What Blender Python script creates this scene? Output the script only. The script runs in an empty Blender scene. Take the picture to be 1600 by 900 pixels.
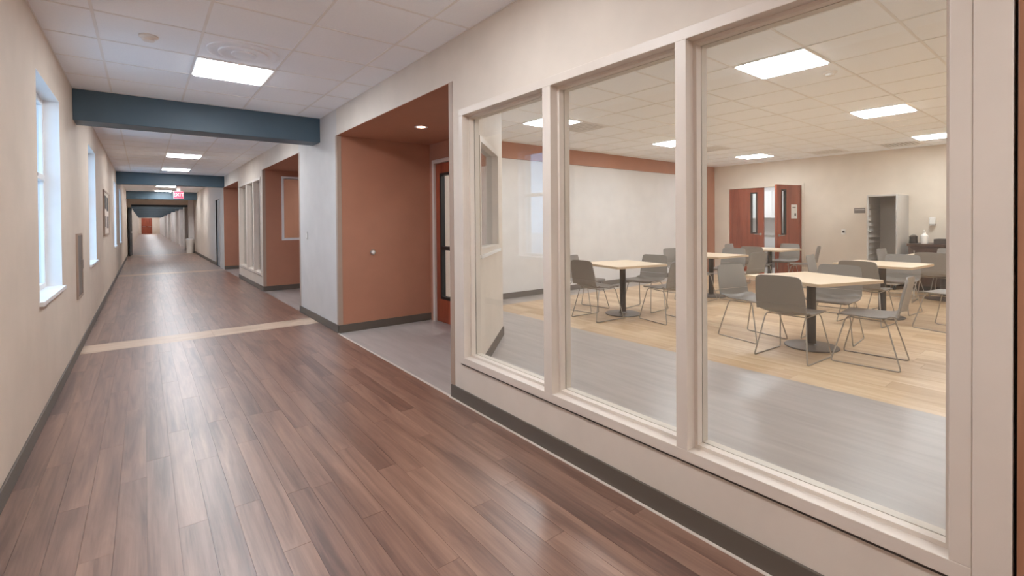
import bpy, math, random
from mathutils import Vector, Matrix
random.seed(7)
SC = bpy.context.scene
COL = SC.collection
PI = math.pi

# ------------------------------------------------------------------ camera
EYE = 1.36
cam_d = bpy.data.cameras.new('camera')
cam_d.sensor_fit = 'HORIZONTAL'
cam_d.sensor_width = 36.0
cam_d.lens = 736.0 * 36.0 / 1600.0
cam_d.shift_y = -(450.0 - 354.2) / 1600.0
cam_d.clip_start = 0.02
cam_d.clip_end = 300
cam = bpy.data.objects.new('camera', cam_d)
COL.objects.link(cam)
YAW, PITCH, ROLL = 0.6634, -0.0108, -0.0081
fw = Vector((math.sin(YAW) * math.cos(PITCH), math.cos(YAW) * math.cos(PITCH), math.sin(PITCH)))
rt = Vector((math.cos(YAW), -math.sin(YAW), 0))
up = rt.cross(fw)
r2 = rt * math.cos(ROLL) + up * math.sin(ROLL)
u2 = up * math.cos(ROLL) - rt * math.sin(ROLL)
M = Matrix((r2, u2, -fw)).transposed().to_4x4()
M.translation = (0, 0, EYE)
cam.matrix_world = M
SC.camera = cam

# ------------------------------------------------------------------ world, exposure
w = bpy.data.worlds.new('world')
SC.world = w
w.use_nodes = True
bg = w.node_tree.nodes['Background']
bg.inputs[0].default_value = (0.42, 0.69, 1.0, 1)
bg.inputs[1].default_value = 0.8
SC.view_settings.view_transform = 'Standard'
SC.view_settings.look = 'None'
SC.view_settings.gamma = 1.0
SC.view_settings.use_curve_mapping = False
SC.view_settings.exposure = 2.42
SC.cycles.use_denoising = True
SC.cycles.max_bounces = 12
SC.cycles.diffuse_bounces = 10
SC.cycles.transparent_max_bounces = 24
PANEL = 7.0            # light panels
PANEL_COL = (0.915, 0.955, 1.0)

# ------------------------------------------------------------------ materials
def lin(c):
    return tuple(((v / 255) / 12.92 if v / 255 <= .04045 else (((v / 255) + .055) / 1.055) ** 2.4) for v in c) + (1.0,)

class NT:
    def __init__(self, name):
        self.m = bpy.data.materials.new(name)
        self.m.use_nodes = True
        self.t = self.m.node_tree
        self.b = self.t.nodes['Principled BSDF']
    def n(self, kind, **kw):
        x = self.t.nodes.new(kind)
        for k, v in kw.items():
            setattr(x, k, v)
        return x
    def l(self, a, b):
        self.t.links.new(a, b)
    def math(self, op, a, b=None):
        x = self.n('ShaderNodeMath', operation=op)
        for i, v in enumerate((a, b)):
            if v is None: continue
            if hasattr(v, 'is_linked'): self.l(v, x.inputs[i])
            else: x.inputs[i].default_value = v
        return x.outputs[0]
    def mapping(self, src, scale):
        x = self.n('ShaderNodeMapping')
        x.inputs['Scale'].default_value = scale
        self.l(src, x.inputs['Vector'])
        return x.outputs[0]
    def noise(self, vec, scale, detail=4, rough=.55, dist=0):
        x = self.n('ShaderNodeTexNoise')
        self.l(vec, x.inputs['Vector'])
        x.inputs['Scale'].default_value = scale
        x.inputs['Detail'].default_value = detail
        x.inputs['Roughness'].default_value = rough
        x.inputs['Distortion'].default_value = dist
        return x.outputs['Fac']
    def ramp(self, fac, stops):
        x = self.n('ShaderNodeValToRGB')
        e = x.color_ramp.elements
        e[0].position, e[0].color = stops[0]
        e[1].position, e[1].color = stops[-1]
        for p, c in stops[1:-1]:
            q = e.new(p); q.color = c
        self.l(fac, x.inputs[0])
        return x.outputs[0]
    def bump(self, h, strength, dist=.01):
        x = self.n('ShaderNodeBump')
        x.inputs['Strength'].default_value = strength
        x.inputs['Distance'].default_value = dist
        self.l(h, x.inputs['Height'])
        self.l(x.outputs[0], self.b.inputs['Normal'])

def plain(name, rgb, rough=.6, metal=0, var=.04, bump=0, nscale=3, spec=.5):
    k = NT(name)
    k.b.inputs['Roughness'].default_value = rough
    k.b.inputs['Metallic'].default_value = metal
    k.b.inputs['Specular IOR Level'].default_value = spec
    g = k.n('ShaderNodeNewGeometry')
    f = k.noise(g.outputs['Position'], nscale, 3)
    c = lin(rgb)
    a = tuple(v * (1 - var) for v in c[:3]) + (1,)
    b = tuple(min(1, v * (1 + var)) for v in c[:3]) + (1,)
    k.l(k.ramp(f, [(.3, a), (.7, b)]), k.b.inputs['Base Color'])
    if bump:
        k.bump(k.noise(g.outputs['Position'], 220, 2), bump, .002)
    return k.m

def wood_planks(name, dark, mid, light, along='Y', rough=.36, contrast=1.0, coat=0.0, across=11.0):
    """Long-grain wood; every plank object shifts and tints the grain by its own random value."""
    k = NT(name)
    g = k.n('ShaderNodeNewGeometry')
    oi = k.n('ShaderNodeObjectInfo')
    off = k.n('ShaderNodeCombineXYZ')
    k.l(k.math('MULTIPLY', oi.outputs['Random'], 37.0), off.inputs[0])
    k.l(k.math('MULTIPLY', oi.outputs['Random'], 91.0), off.inputs[1])
    k.l(k.math('MULTIPLY', oi.outputs['Random'], 53.0), off.inputs[2])
    add = k.n('ShaderNodeVectorMath', operation='ADD')
    k.l(g.outputs['Position'], add.inputs[0]); k.l(off.outputs[0], add.inputs[1])
    s1 = (across, 1.0, 6) if along == 'Y' else (1.0, across, 6)
    s2 = (across * 6, 2.2, 20) if along == 'Y' else (2.2, across * 6, 20)
    n1 = k.noise(k.mapping(add.outputs[0], s1), 1.0, 5, .6, .8)
    n2 = k.noise(k.mapping(add.outputs[0], s2), 1.0, 4, .6, .3)
    n3 = k.noise(add.outputs[0], 0.9, 2)
    v = k.math('MULTIPLY', n1, .62)
    v = k.math('ADD', v, k.math('MULTIPLY', n2, .2))
    v = k.math('ADD', v, k.math('MULTIPLY', n3, .12))
    r = k.math('MULTIPLY', k.math('SUBTRACT', oi.outputs['Random'], .5), .20 * contrast)
    v = k.math('ADD', v, r)
    c = k.ramp(v, [(.33, lin(dark)), (.47, lin(mid)), (.63, lin(light))])
    k.l(c, k.b.inputs['Base Color'])
    k.b.inputs['Roughness'].default_value = rough
    k.b.inputs['Coat Weight'].default_value = coat
    k.b.inputs['Coat Roughness'].default_value = .34
    k.b.inputs['Coat IOR'].default_value = 1.6
    k.bump(n2, .06, .003)
    return k.m

def wood_door(name, dark, light):
    k = NT(name)
    g = k.n('ShaderNodeNewGeometry')
    n1 = k.noise(k.mapping(g.outputs['Position'], (9, 9, .8)), 1, 5, .6, .6)
    n2 = k.noise(k.mapping(g.outputs['Position'], (60, 60, 2)), 1, 3)
    v = k.math('ADD', k.math('MULTIPLY', n1, .75), k.math('MULTIPLY', n2, .25))
    k.l(k.ramp(v, [(.32, lin(dark)), (.68, lin(light))]), k.b.inputs['Base Color'])
    k.b.inputs['Roughness'].default_value = .38
    return k.m

def streaky(name, dark, light, rough, scale):
    k = NT(name)
    g = k.n('ShaderNodeNewGeometry')
    n1 = k.noise(k.mapping(g.outputs['Position'], scale), 1, 5, .6, .4)
    n2 = k.noise(g.outputs['Position'], 1.1, 3)
    v = k.math('ADD', k.math('MULTIPLY', n1, .7), k.math('MULTIPLY', n2, .3))
    k.l(k.ramp(v, [(.3, lin(dark)), (.7, lin(light))]), k.b.inputs['Base Color'])
    k.b.inputs['Roughness'].default_value = rough
    return k.m

def glow(name, rgb, strength, base=(.8, .8, .8)):
    k = NT(name)
    k.b.inputs['Base Color'].default_value = tuple(base) + (1,)
    k.b.inputs['Emission Color'].default_value = tuple(rgb) + (1,)
    k.b.inputs['Emission Strength'].default_value = strength
    return k.m

def clear_glass(name, tint=(.97, .985, .98), f0=.055):
    k = NT(name)
    k.t.nodes.remove(k.b)
    out = k.t.nodes['Material Output']
    tr = k.n('ShaderNodeBsdfTransparent'); tr.inputs[0].default_value = tint + (1,)
    gl = k.n('ShaderNodeBsdfGlossy'); gl.inputs['Roughness'].default_value = 0.0
    lw = k.n('ShaderNodeLayerWeight'); lw.inputs[0].default_value = .5
    p = k.math('POWER', lw.outputs['Facing'], 5.0)
    f = k.math('ADD', k.math('MULTIPLY', p, 1 - f0), f0)
    mx = k.n('ShaderNodeMixShader')
    k.l(f, mx.inputs[0]); k.l(tr.outputs[0], mx.inputs[1]); k.l(gl.outputs[0], mx.inputs[2])
    k.l(mx.outputs[0], out.inputs[0])
    return k.m

MT = {}
MT['wall_beige'] = plain('wall_beige_paint', (213, 198, 182), .7, bump=.08)
MT['wall_taupe'] = plain('wall_taupe_paint', (214, 203, 191), .7, bump=.08)
MT['wall_white'] = plain('wall_white_paint', (222, 219, 217), .6, bump=.05)
MT['wall_pier'] = plain('pier_white_paint', (204, 199, 195), .6, bump=.05)
MT['wall_cream'] = plain('wall_cream_paint', (216, 203, 187), .7, bump=.05)
MT['orange'] = plain('terracotta_paint', (176, 123, 98), .62, bump=.08)
MT['blue'] = plain('slate_blue_paint', (74, 95, 108), .45)
MT['frame'] = plain('putty_metal_paint', (214, 203, 192), .42)
MT['white_paint'] = plain('white_satin_paint', (230, 229, 228), .4)
MT['base'] = plain('dark_taupe_rubber', (96, 87, 78), .5)
MT['guard'] = plain('tan_vinyl_guard', (168, 146, 130), .5)
MT['tile'] = plain('white_mineral_tile', (247, 250, 255), .9, var=.015, bump=.25, nscale=60)
MT['grid'] = plain('white_grid_metal', (236, 235, 234), .5)
MT['plenum'] = plain('dark_plenum', (120, 118, 115), .9)
MT['plank'] = wood_planks('walnut_vinyl_plank', (86, 57, 46), (126, 93, 78), (156, 121, 102), 'Y', .40, .5, .85, 14.0)
MT['maple'] = wood_planks('maple_vinyl_plank', (184, 152, 116), (203, 174, 140), (217, 193, 162), 'Y', .36, .9)
MT['strip'] = wood_planks('pale_oak_strip', (186, 160, 138), (204, 180, 158), (216, 194, 174), 'X', .36, .4)
MT['greyfloor'] = streaky('grey_vinyl_floor', (158, 149, 144), (182, 174, 169), .33, (12, 1.2, 5))
MT['door'] = wood_door('cherry_veneer', (120, 52, 32), (166, 84, 56))
MT['door_brown'] = wood_door('brown_veneer', (140, 92, 66), (172, 124, 96))
MT['black'] = plain('black_metal', (28, 27, 27), .45)
MT['dark'] = plain('dark_bronze_metal', (58, 52, 48), .45)
MT['chrome'] = plain('brushed_steel', (190, 186, 180), .28, 1.0)
MT['wire'] = plain('satin_chrome_wire', (176, 170, 162), .4, .6)
MT['shell'] = plain('grey_plastic_shell', (134, 128, 122), .42)
MT['laminate'] = streaky('maple_laminate', (226, 204, 176), (236, 216, 190), .35, (8, 1, 5))
MT['edge'] = plain('tan_edge_band', (206, 182, 152), .5)
MT['basemetal'] = plain('grey_cast_base', (112, 106, 101), .35, .3)
MT['greymetal'] = plain('grey_painted_metal', (188, 182, 175), .45)
MT['greydark'] = plain('mid_grey_panel', (118, 110, 103), .5)
MT['wenge'] = wood_door('dark_wenge', (60, 42, 34), (84, 60, 50))
MT['plastic'] = plain('white_plastic', (232, 228, 222), .4)
MT['paper'] = plain('white_paper', (228, 226, 222), .8)
MT['ink'] = plain('dark_print', (70, 66, 66), .8)
MT['red'] = glow('exit_red_glow', (.9, .10, .2), .12, (.5, .03, .06))
MT['panel'] = glow('led_diffuser', PANEL_COL, PANEL)
MT['can'] = glow('downlight_lens', (1.0, .85, .68), 2.5)
MT['glass'] = clear_glass('clear_glass')
MT['extglass'] = clear_glass('window_glass', (.93, .97, 1.0))
MT['whiteglass'] = plain('frosted_white_glass', (214, 216, 214), .25)
MT['ground'] = plain('pale_concrete', (206, 206, 204), .9)

# ------------------------------------------------------------------ mesh helpers
class MB:
    def __init__(self):
        self.v, self.f = [], []
    def box(self, x0, x1, y0, y1, z0, z1):
        x0, x1 = min(x0, x1), max(x0, x1); y0, y1 = min(y0, y1), max(y0, y1); z0, z1 = min(z0, z1), max(z0, z1)
        i = len(self.v)
        self.v += [(x0, y0, z0), (x1, y0, z0), (x1, y1, z0), (x0, y1, z0), (x0, y0, z1), (x1, y0, z1), (x1, y1, z1), (x0, y1, z1)]
        self.f += [tuple(i + k for k in q) for q in ((0, 3, 2, 1), (4, 5, 6, 7), (0, 1, 5, 4), (1, 2, 6, 5), (2, 3, 7, 6), (3, 0, 4, 7))]
        return self
    def prism(self, poly, z0, z1):
        i, n = len(self.v), len(poly)
        self.v += [(x, y, z0) for x, y in poly] + [(x, y, z1) for x, y in poly]
        self.f.append(tuple(i + k for k in reversed(range(n))))
        self.f.append(tuple(i + n + k for k in range(n)))
        for k in range(n):
            j = (k + 1) % n
            self.f.append((i + k, i + j, i + n + j, i + n + k))
        return self
    def lathe(self, prof, n=24, c=(0, 0, 0), axis='Z'):
        i = len(self.v)
        for r, h in prof:
            for k in range(n):
                a = 2 * PI * k / n
                p = (r * math.cos(a), r * math.sin(a), h)
                if axis == 'Y': p = (p[0], p[2], p[1])
                if axis == 'X': p = (p[2], p[0], p[1])
                self.v.append((p[0] + c[0], p[1] + c[1], p[2] + c[2]))
        m = len(prof)
        for j in range(m - 1):
            for k in range(n):
                q = (k + 1) % n
                self.f.append((i + j * n + k, i + j * n + q, i + (j + 1) * n + q, i + (j + 1) * n + k))
        self.f.append(tuple(i + k for k in reversed(range(n))))
        self.f.append(tuple(i + (m - 1) * n + k for k in range(n)))
        return self
    def tube(self, pts, r, n=8):
        pts = [Vector(p) for p in pts]
        i = len(self.v)
        nrm = None
        for k, p in enumerate(pts):
            a = pts[max(0, k - 1)]; b = pts[min(len(pts) - 1, k + 1)]
            d = (b - a).normalized()
            if nrm is None:
                nrm = d.orthogonal().normalized()
            nrm = (nrm - d * nrm.dot(d)).normalized()
            bi = d.cross(nrm)
            for q in range(n):
                t = 2 * PI * q / n
                self.v.append(tuple(p + (nrm * math.cos(t) + bi * math.sin(t)) * r))
        for k in range(len(pts) - 1):
            for q in range(n):
                s = (q + 1) % n
                self.f.append((i + k * n + q, i + k * n + s, i + (k + 1) * n + s, i + (k + 1) * n + q))
        self.f.append(tuple(i + q for q in reversed(range(n))))
        self.f.append(tuple(i + (len(pts) - 1) * n + q for q in range(n)))
        return self
    def mesh(self, name, mat, smooth=False):
        me = bpy.data.meshes.new(name)
        me.from_pydata(self.v, [], self.f)
        me.materials.append(mat)
        if smooth:
            for p in me.polygons: p.use_smooth = True
            if hasattr(me, 'set_sharp_from_angle'): me.set_sharp_from_angle(angle=math.radians(40))
        me.update()
        return me
    def build(self, name, mat, parent=None, smooth=False, bevel=0, loc=None):
        o = bpy.data.objects.new(name, self.mesh(name, MT[mat] if isinstance(mat, str) else mat, smooth))
        COL.objects.link(o)
        o.parent = parent
        if loc: o.location = loc
        if bevel:
            b = o.modifiers.new('bevel', 'BEVEL'); b.width = bevel; b.segments = 2; b.limit_method = 'ANGLE'
        return o

def box(name, mat, a, b, parent=None, bevel=0):
    return MB().box(a[0], b[0], a[1], b[1], a[2], b[2]).build(name, mat, parent, bevel=bevel)

def tag(o, label=None, cat=None, group=None, kind=None):
    if label: o['label'] = label
    if cat: o['category'] = cat
    if group: o['group'] = group
    if kind: o['kind'] = kind
    return o

def st(o, label=None, cat=None):
    o['kind'] = 'structure'
    if label: o['label'] = label
    if cat: o['category'] = cat
    return o

def empty(name, loc=(0, 0, 0), rz=0):
    o = bpy.data.objects.new(name, None)
    o.empty_display_size = .1
    COL.objects.link(o)
    o.location = loc; o.rotation_euler = (0, 0, rz)
    return o

def copy_tree(o, parent=None):
    c = o.copy(); COL.objects.link(c); c.parent = parent
    for ch in list(o.children): copy_tree(ch, c)
    return c

def wall_y(x0, x1, y0, y1, z1, openings, mb=None):
    """wall running along Y with openings (ya, yb, za, zb)"""
    mb = mb or MB(); y = y0
    for ya, yb, za, zb in sorted(openings):
        mb.box(x0, x1, y, ya, 0, z1)
        if za > 0: mb.box(x0, x1, ya, yb, 0, za)
        if zb < z1: mb.box(x0, x1, ya, yb, zb, z1)
        y = yb
    mb.box(x0, x1, y, y1, 0, z1)
    return mb

# ------------------------------------------------------------------ dimensions
R, RI = 1.88, 2.00            # corridor right wall: corridor face, room face
L = -0.56                     # corridor left wall
C = 2.76                      # ceiling
AZ = 2.44                     # alcove ceilings
YB, YE = -5.0, 88.0           # corridor ends
BX, FY, NY = 12.0, 6.60, -2.5 # dining room back, side, near walls

# ------------------------------------------------------------------ shell: walls
LW = [(4.47, 5.59), (8.22, 9.36), (14.75, 15.85), (17.9, 19.0)]
st(wall_y(-.82, L, YB, 27.0, 2.95, [(a, b, .83, 2.42) for a, b in LW]).build('wall_left', 'wall_beige'),
   'long beige painted corridor wall with tall windows', 'wall')
OPEN_R = [(-.76, .20, 0, 2.16), (.29, 2.985, .325, 2.175), (3.187, 5.89, 0, AZ), (7.70, 10.5, 0, AZ),
          (10.72, 13.38, .34, 2.27), (13.56, 16.35, 0, AZ), (17.25, 18.25, 0, 2.14)]
st(wall_y(R, RI, YB, 27.0, 2.95, OPEN_R[:3] + [(5.89, 7.70, 0, 2.95)] + OPEN_R[3:]).build('wall_right', 'wall_taupe'),
   'taupe painted corridor wall with glazing and alcoves', 'wall')
st(box('wall_pier', 'wall_pier', (R, 5.89, 0), (RI, 7.70, 2.95)), 'white painted wall pier between two terracotta alcoves', 'wall')
# corridor end walls and the far narrower corridor
st(box('wall_near', 'wall_beige', (-.82, YB - .1, 0), (RI, YB, 2.95)), 'beige end wall of the corridor', 'wall')
m = MB()
m.box(-.82, L, 27.0, YE, 0, 2.95)
m.box(L, L + .12, 26.95, 27.2, 0, 2.95)
st(m.build('wall_left_far', 'wall_beige'), 'far stretch of beige corridor wall beyond the lowered header', 'wall')
m = MB()
m.box(R, RI, 27.0, YE, 0, 2.95)
m.box(R - .22, R, 26.95, 27.2, 0, 2.95)
for y in (31, 35, 40, 46, 53, 62):
    m.box(R - .14, R, y, y + .5, 0, 2.6)
st(m.build('wall_right_far', 'wall_white'), 'far stretch of white corridor wall with shallow piers', 'wall')
st(box('wall_header', 'wall_beige', (L + .12, 26.95, 2.27), (R - .22, 27.2, 2.95)), 'beige header wall above the far corridor opening', 'wall')
st(box('wall_end', 'wall_cream', (-.82, YE, 0), (RI, YE + .1, 2.95)), 'cream end wall far down the corridor', 'wall')

# alcove by the dining room glazing: far side, door wall, slanted wall, ceiling
m = MB().box(RI, 3.4, 5.89, 5.99, 0, 2.95)
m.box(R + .004, 3.15, 5.884, 5.89, 0, AZ - .004)
st(m.build('wall_alcove', 'orange'), 'terracotta painted side wall of the alcove beside the glazing', 'wall')
DW0, DW1, DWX = 4.80, 5.80, 3.15
m = MB()
m.box(DWX, DWX + .03, 4.38, DW0, 0, 2.5).box(DWX, DWX + .03, DW1, 5.89, 0, 2.5).box(DWX, DWX + .03, DW0, DW1, 2.21, 2.5)
st(m.build('wall_alcove_back', 'orange'), 'terracotta wall above and beside the alcove door', 'wall')
m = MB()
m.box(DWX + .03, 3.4, 4.54, DW0, 0, 2.95).box(DWX + .03, 3.4, DW1, 6.6, 0, 2.95).box(DWX + .03, 3.4, DW0, DW1, 2.21, 2.95)
st(m.build('wall_dining_entry', 'wall_cream'), 'cream inside face of the alcove door wall', 'wall')
# slanted wall with a window opening; built in its own frame: s along the 45 degree line
S0 = (1.99, 3.13)   # room face start
SD = math.hypot(3.4 - S0[0], 4.54 - S0[1])
e45 = Vector((math.cos(PI / 4), math.sin(PI / 4)))
n45 = Vector((-math.sin(PI / 4), math.cos(PI / 4)))
def slant(mb, s0, s1, d0, d1, z0, z1):
    q = [Vector(S0) + e45 * s + n45 * d for s, d in ((s0, d0), (s1, d0), (s1, d1), (s0, d1))]
    return mb.prism([(p.x, p.y) for p in q], z0, z1)
SW0, SW1, SZ0, SZ1 = .55, 1.66, 1.06, 2.14
m = MB()
slant(m, 0, SW0, 0, .10, 0, 2.95); slant(m, SW1, SD, 0, .10, 0, 2.95)
slant(m, SW0, SW1, 0, .10, 0, SZ0); slant(m, SW0, SW1, 0, .10, SZ1, 2.95)
st(m.build('wall_slanted', 'wall_taupe'), 'slanted cream wall with a borrowed-light window beside the glazing', 'wall')
m = MB()
slant(m, .05, SW0, .10, .115, 0, 2.5); slant(m, SW1, SD, .10, .115, 0, 2.5)
slant(m, SW0, SW1, .10, .115, 0, SZ0); slant(m, SW0, SW1, .10, .115, SZ1, 2.5)
st(m.build('wall_slanted_alcove', 'orange'), 'terracotta alcove face of the slanted wall', 'wall')
st(MB().prism([(R + .001, 3.187), (RI, 3.187), (3.15, 4.40), (3.15, 5.884), (R + .001, 5.884)], AZ - .004, AZ + .06).build('ceiling_alcove', 'orange'),
   'terracotta painted ceiling of the alcove beside the glazing', 'ceiling')
# second alcove
m = MB().box(R + .004, 3.2, 10.5, 10.6, 0, 1.06).box(R + .004, 3.2, 10.5, 10.6, 2.28, 2.95)
m.box(R + .004, 2.27, 10.5, 10.6, 1.06, 2.28).box(2.95, 3.2, 10.5, 10.6, 1.06, 2.28)
m.box(3.15, 3.25, 7.6, 10.6, 0, 2.95)
m.box(R + .004, 2.0, 10.496, 10.5, 0, AZ)
st(m.build('wall_second_alcove', 'orange'), 'terracotta walls of the alcove with a small framed window', 'wall')
st(box('wall_second_alcove_near', 'orange', (RI, 7.6, 0), (3.15, 7.7, 2.95)), 'terracotta near side wall of the second alcove', 'wall')
st(box('ceiling_second_alcove', 'orange', (R + .001, 7.704, AZ - .004), (3.15, 10.496, AZ + .06)), 'terracotta ceiling of the second alcove', 'ceiling')
# third alcove
m = MB().box(R + .004, 3.2, 16.35, 16.45, 0, 2.95).box(3.15, 3.25, 13.5, 16.35, 0, 2.95).box(R + .004, 2.0, 16.346, 16.35, 0, AZ)
st(m.build('wall_third_alcove', 'orange'), 'terracotta walls of the farthest alcove', 'wall')
st(box('ceiling_third_alcove', 'orange', (R + .001, 13.564, AZ - .004), (3.15, 16.346, AZ + .06)), 'terracotta ceiling of the farthest alcove', 'ceiling')
# room behind the far glazing
m = MB().box(6.0, 6.1, 10.5, 13.6, 0, 2.95)
st(m.build('wall_classroom_back', 'wall_cream'), 'cream wall seen through the far corridor glazing', 'wall')
st(box('wall_classroom_side', 'orange', (RI, 13.42, 0), (6.1, 13.54, 2.95)), 'terracotta side wall of the room behind the far glazing', 'wall')
st(box('wall_classroom_near', 'wall_cream', (3.25, 10.5, 0), (6.1, 10.6, 2.95)), 'cream near wall of the room behind the far glazing', 'wall')

# dining room
m = MB().box(3.4, 11.62, FY, FY + .12, 0, 2.95)
st(m.build('wall_dining_white', 'wall_white'), 'white dining room wall under a terracotta band', 'wall')
m = MB().box(3.4, BX, FY - .03, FY, 2.475, C).box(11.62, BX, FY - .03, FY + .12, 0, 2.475).box(11.62, BX, FY, FY + .12, 2.475, 2.95)
st(m.build('wall_dining_band', 'orange'), 'terracotta band and corner strip on the white dining wall', 'wall')
st(wall_y(BX, BX + .12, NY, FY + .12, 2.95, [(4.41, 6.23, 0, 2.20)]).build('wall_dining_back', 'wall_cream'),
   'cream dining room wall with wooden double doors', 'wall')
st(box('wall_dining_near', 'wall_cream', (RI, NY - .1, 0), (BX + .12, NY, 2.95)), 'cream dining room wall out of the way', 'wall')
# kitchen behind the double doors
st(box('wall_kitchen_side', 'wall_white', (12.02, 8.4, 0), (15.1, 8.5, 2.95)), 'white side wall of the kitchen', 'wall')
st(box('wall_kitchen_near', 'wall_white', (12.12, 2.9, 0), (15.1, 3.0, 2.95)), 'white near wall of the kitchen', 'wall')
st(box('wall_kitchen_front', 'wall_white', (12.02, 6.72, 0), (12.12, 8.4, 2.95)), 'white front wall of the kitchen', 'wall')
m = MB().box(15.0, 15.1, 3.0, 8.4, 0, 2.95)
st(m.build('wall_kitchen', 'wall_white'), 'white kitchen wall glimpsed between the wooden double doors', 'wall')

# ------------------------------------------------------------------ floors
fl = st(box('floor', 'greydark', (-.82, YB, -.06), (RI, YE, -.006)), 'corridor floor of dark walnut vinyl planks', 'floor')
PW = (R - L) / 22.0
STRIPS = [(6.69, 7.12), (16.05, 16.5), (26.0, 26.5)]
unit = MB().box(0, 1, 0, 1, 0, 1).mesh('plank', MT['plank'])
PL, rows = 1.22, []
Y0, Y1 = .2, 22.6
for c in range(22):
    y = Y0 - random.random() * PL
    while y < Y1:
        rows.append((c, max(y, Y0), min(y + PL, Y1)))
        y += PL
segs = []
for c, a, b in rows:
    for s0, s1 in STRIPS:
        if a < s0 and b > s1: segs.append((c, s1, b)); b = s0
        elif a < s0 < b: b = s0
        elif a < s1 < b: a = s1
        elif a >= s0 and b <= s1: a = b
    if b - a > .03: segs.append((c, a, b))
segs.sort(key=lambda q: q[1])
def place(mesh, name, x0, x1, y0, y1, z0, z1, parent):
    o = bpy.data.objects.new(name, mesh); COL.objects.link(o)
    o.parent = parent; o.location = (x0, y0, z0); o.scale = (x1 - x0, y1 - y0, z1 - z0)
    return o
G = .0005
for c, a, b in segs[:298]:
    place(unit, 'plank', L + c * PW + G, L + (c + 1) * PW - G, a + G, b - G, -.006, random.uniform(-.0003, .0), fl)
m = MB()
for c, a, b in segs[298:]:
    m.box(L + c * PW + G, L + (c + 1) * PW - G, a + G, b - G, -.006, 0)
m.box(-.56, R, YB, Y0, -.006, 0)
for a, b in ((Y1, 26.0), (26.5, 60.0), (60.0, YE)):
    m.box(L, R, a, b, -.006, 0)
m.build('far_plank', 'plank', fl)['kind'] = 'stuff'
for a, b in STRIPS:
    for x0, x1 in ((L, .66), (.66, R)):
        box('inlay_strip', 'strip', (x0 + G, a + G, -.006), (x1 - G, b - G, 0), fl)
box('threshold', 'frame', (R - .028, .0, -.002), (R - .012, 3.187, .003), fl)
box('threshold', 'frame', (R - .02, 3.187, -.002), (R, 5.87, .003), fl)
# grey vinyl: alcove and dining room border
MX0, MY1 = 4.30, 6.14
m = MB()
m.prism([(R, 3.187), (RI, 3.187), (3.15, 4.38), (3.15, 5.89), (R, 5.89)], -.03, 0)
st(m.build('floor_alcove', 'greyfloor'), 'grey vinyl floor inside the alcove', 'floor')
m = MB()
m.prism([(RI, NY), (MX0, NY), (MX0, FY), (3.4, FY), (3.4, 4.54), (RI, 3.13)], -.03, 0)
m.box(MX0, BX, MY1, FY, -.03, 0)
m.box(3.15, 3.4, 4.54, 5.89, -.03, 0)
st(m.build('floor_dining_border', 'greyfloor'), 'grey vinyl floor strip along the dining room glazing', 'floor')
m = MB().box(R, 3.15, 7.7, 10.5, -.03, 0).box(R, 3.15, 13.56, 16.35, -.03, 0)
st(m.build('floor_far_alcoves', 'greyfloor'), 'grey vinyl floor inside the farther alcoves', 'floor')
st(MB().box(RI, 6.0, 10.6, 13.42, -.03, 0).build('floor_classroom', 'greyfloor'), 'grey floor of the room behind far glazing', 'floor')
st(MB().box(BX, 15.0, 3.0, 8.4, -.03, 0).build('floor_kitchen', 'greyfloor'), 'grey kitchen floor behind the double doors', 'floor')
fm = st(box('floor_dining', 'greydark', (MX0, NY, -.06), (BX, MY1, -.006)), 'maple plank floor under the dining tables', 'floor')
unit2 = MB().box(0, 1, 0, 1, 0, 1).mesh('plank', MT['maple'])
mseg = []
W2, L2 = .2026, 1.22
nc = int(round((BX - MX0) / W2)); W2 = (BX - MX0) / nc
for c in range(nc):
    y = NY - random.random() * L2
    while y < MY1:
        a, b = max(y, NY), min(y + L2, MY1)
        if b - a > .03: mseg.append((c, a, b))
        y += L2
mseg.sort(key=lambda q: (q[2] < .0, q[0]))
for c, a, b in mseg[:280]:
    place(unit2, 'plank', MX0 + c * W2 + G, MX0 + (c + 1) * W2 - G, a + G, b - G, -.006, 0, fm)
m = MB()
for c, a, b in mseg[280:]:
    m.box(MX0 + c * W2 + G, MX0 + (c + 1) * W2 - G, a + G, b - G, -.006, 0)
m.build('far_plank', 'maple', fm)['kind'] = 'stuff'

# ------------------------------------------------------------------ ceilings: slab, tiles, grid bars
tile_unit = MB().box(0, 1, 0, 1, 0, 1).mesh('ceiling_tile', MT['tile'])
P = .61
def grid_lines(lo, hi, ref):
    k0 = math.ceil((lo - ref) / P + 1e-6)
    out = [lo]; v = ref + k0 * P
    while v < hi - .01:
        if v > lo + .01: out.append(v)
        v += P
    return out + [hi]
LIGHT_CELLS = []
def tiled(parent, x0, x1, y0, y1, rx, ry, skip):
    xs, ys = grid_lines(x0, x1, rx), grid_lines(y0, y1, ry)
    for i in range(len(xs) - 1):
        for j in range(len(ys) - 1):
            cx, cy = (xs[i] + xs[i + 1]) / 2, (ys[j] + ys[j + 1]) / 2
            if any(abs(cx - a) < .3 and abs(cy - b) < .3 for a, b in skip): continue
            place(tile_unit, 'ceiling_tile', xs[i] + .006, xs[i + 1] - .006, ys[j] + .006, ys[j + 1] - .006, C + .004, C + .02, parent)
    g = .009
    for x in xs:
        box('grid_bar', 'grid', (max(x - g, x0), y0, C), (min(x + g, x1), y1, C + .006), parent)
    for y in ys:
        box('grid_bar', 'grid', (x0, max(y - g, y0), C + .0005), (x1, min(y + g, y1), C + .0065), parent)

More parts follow.
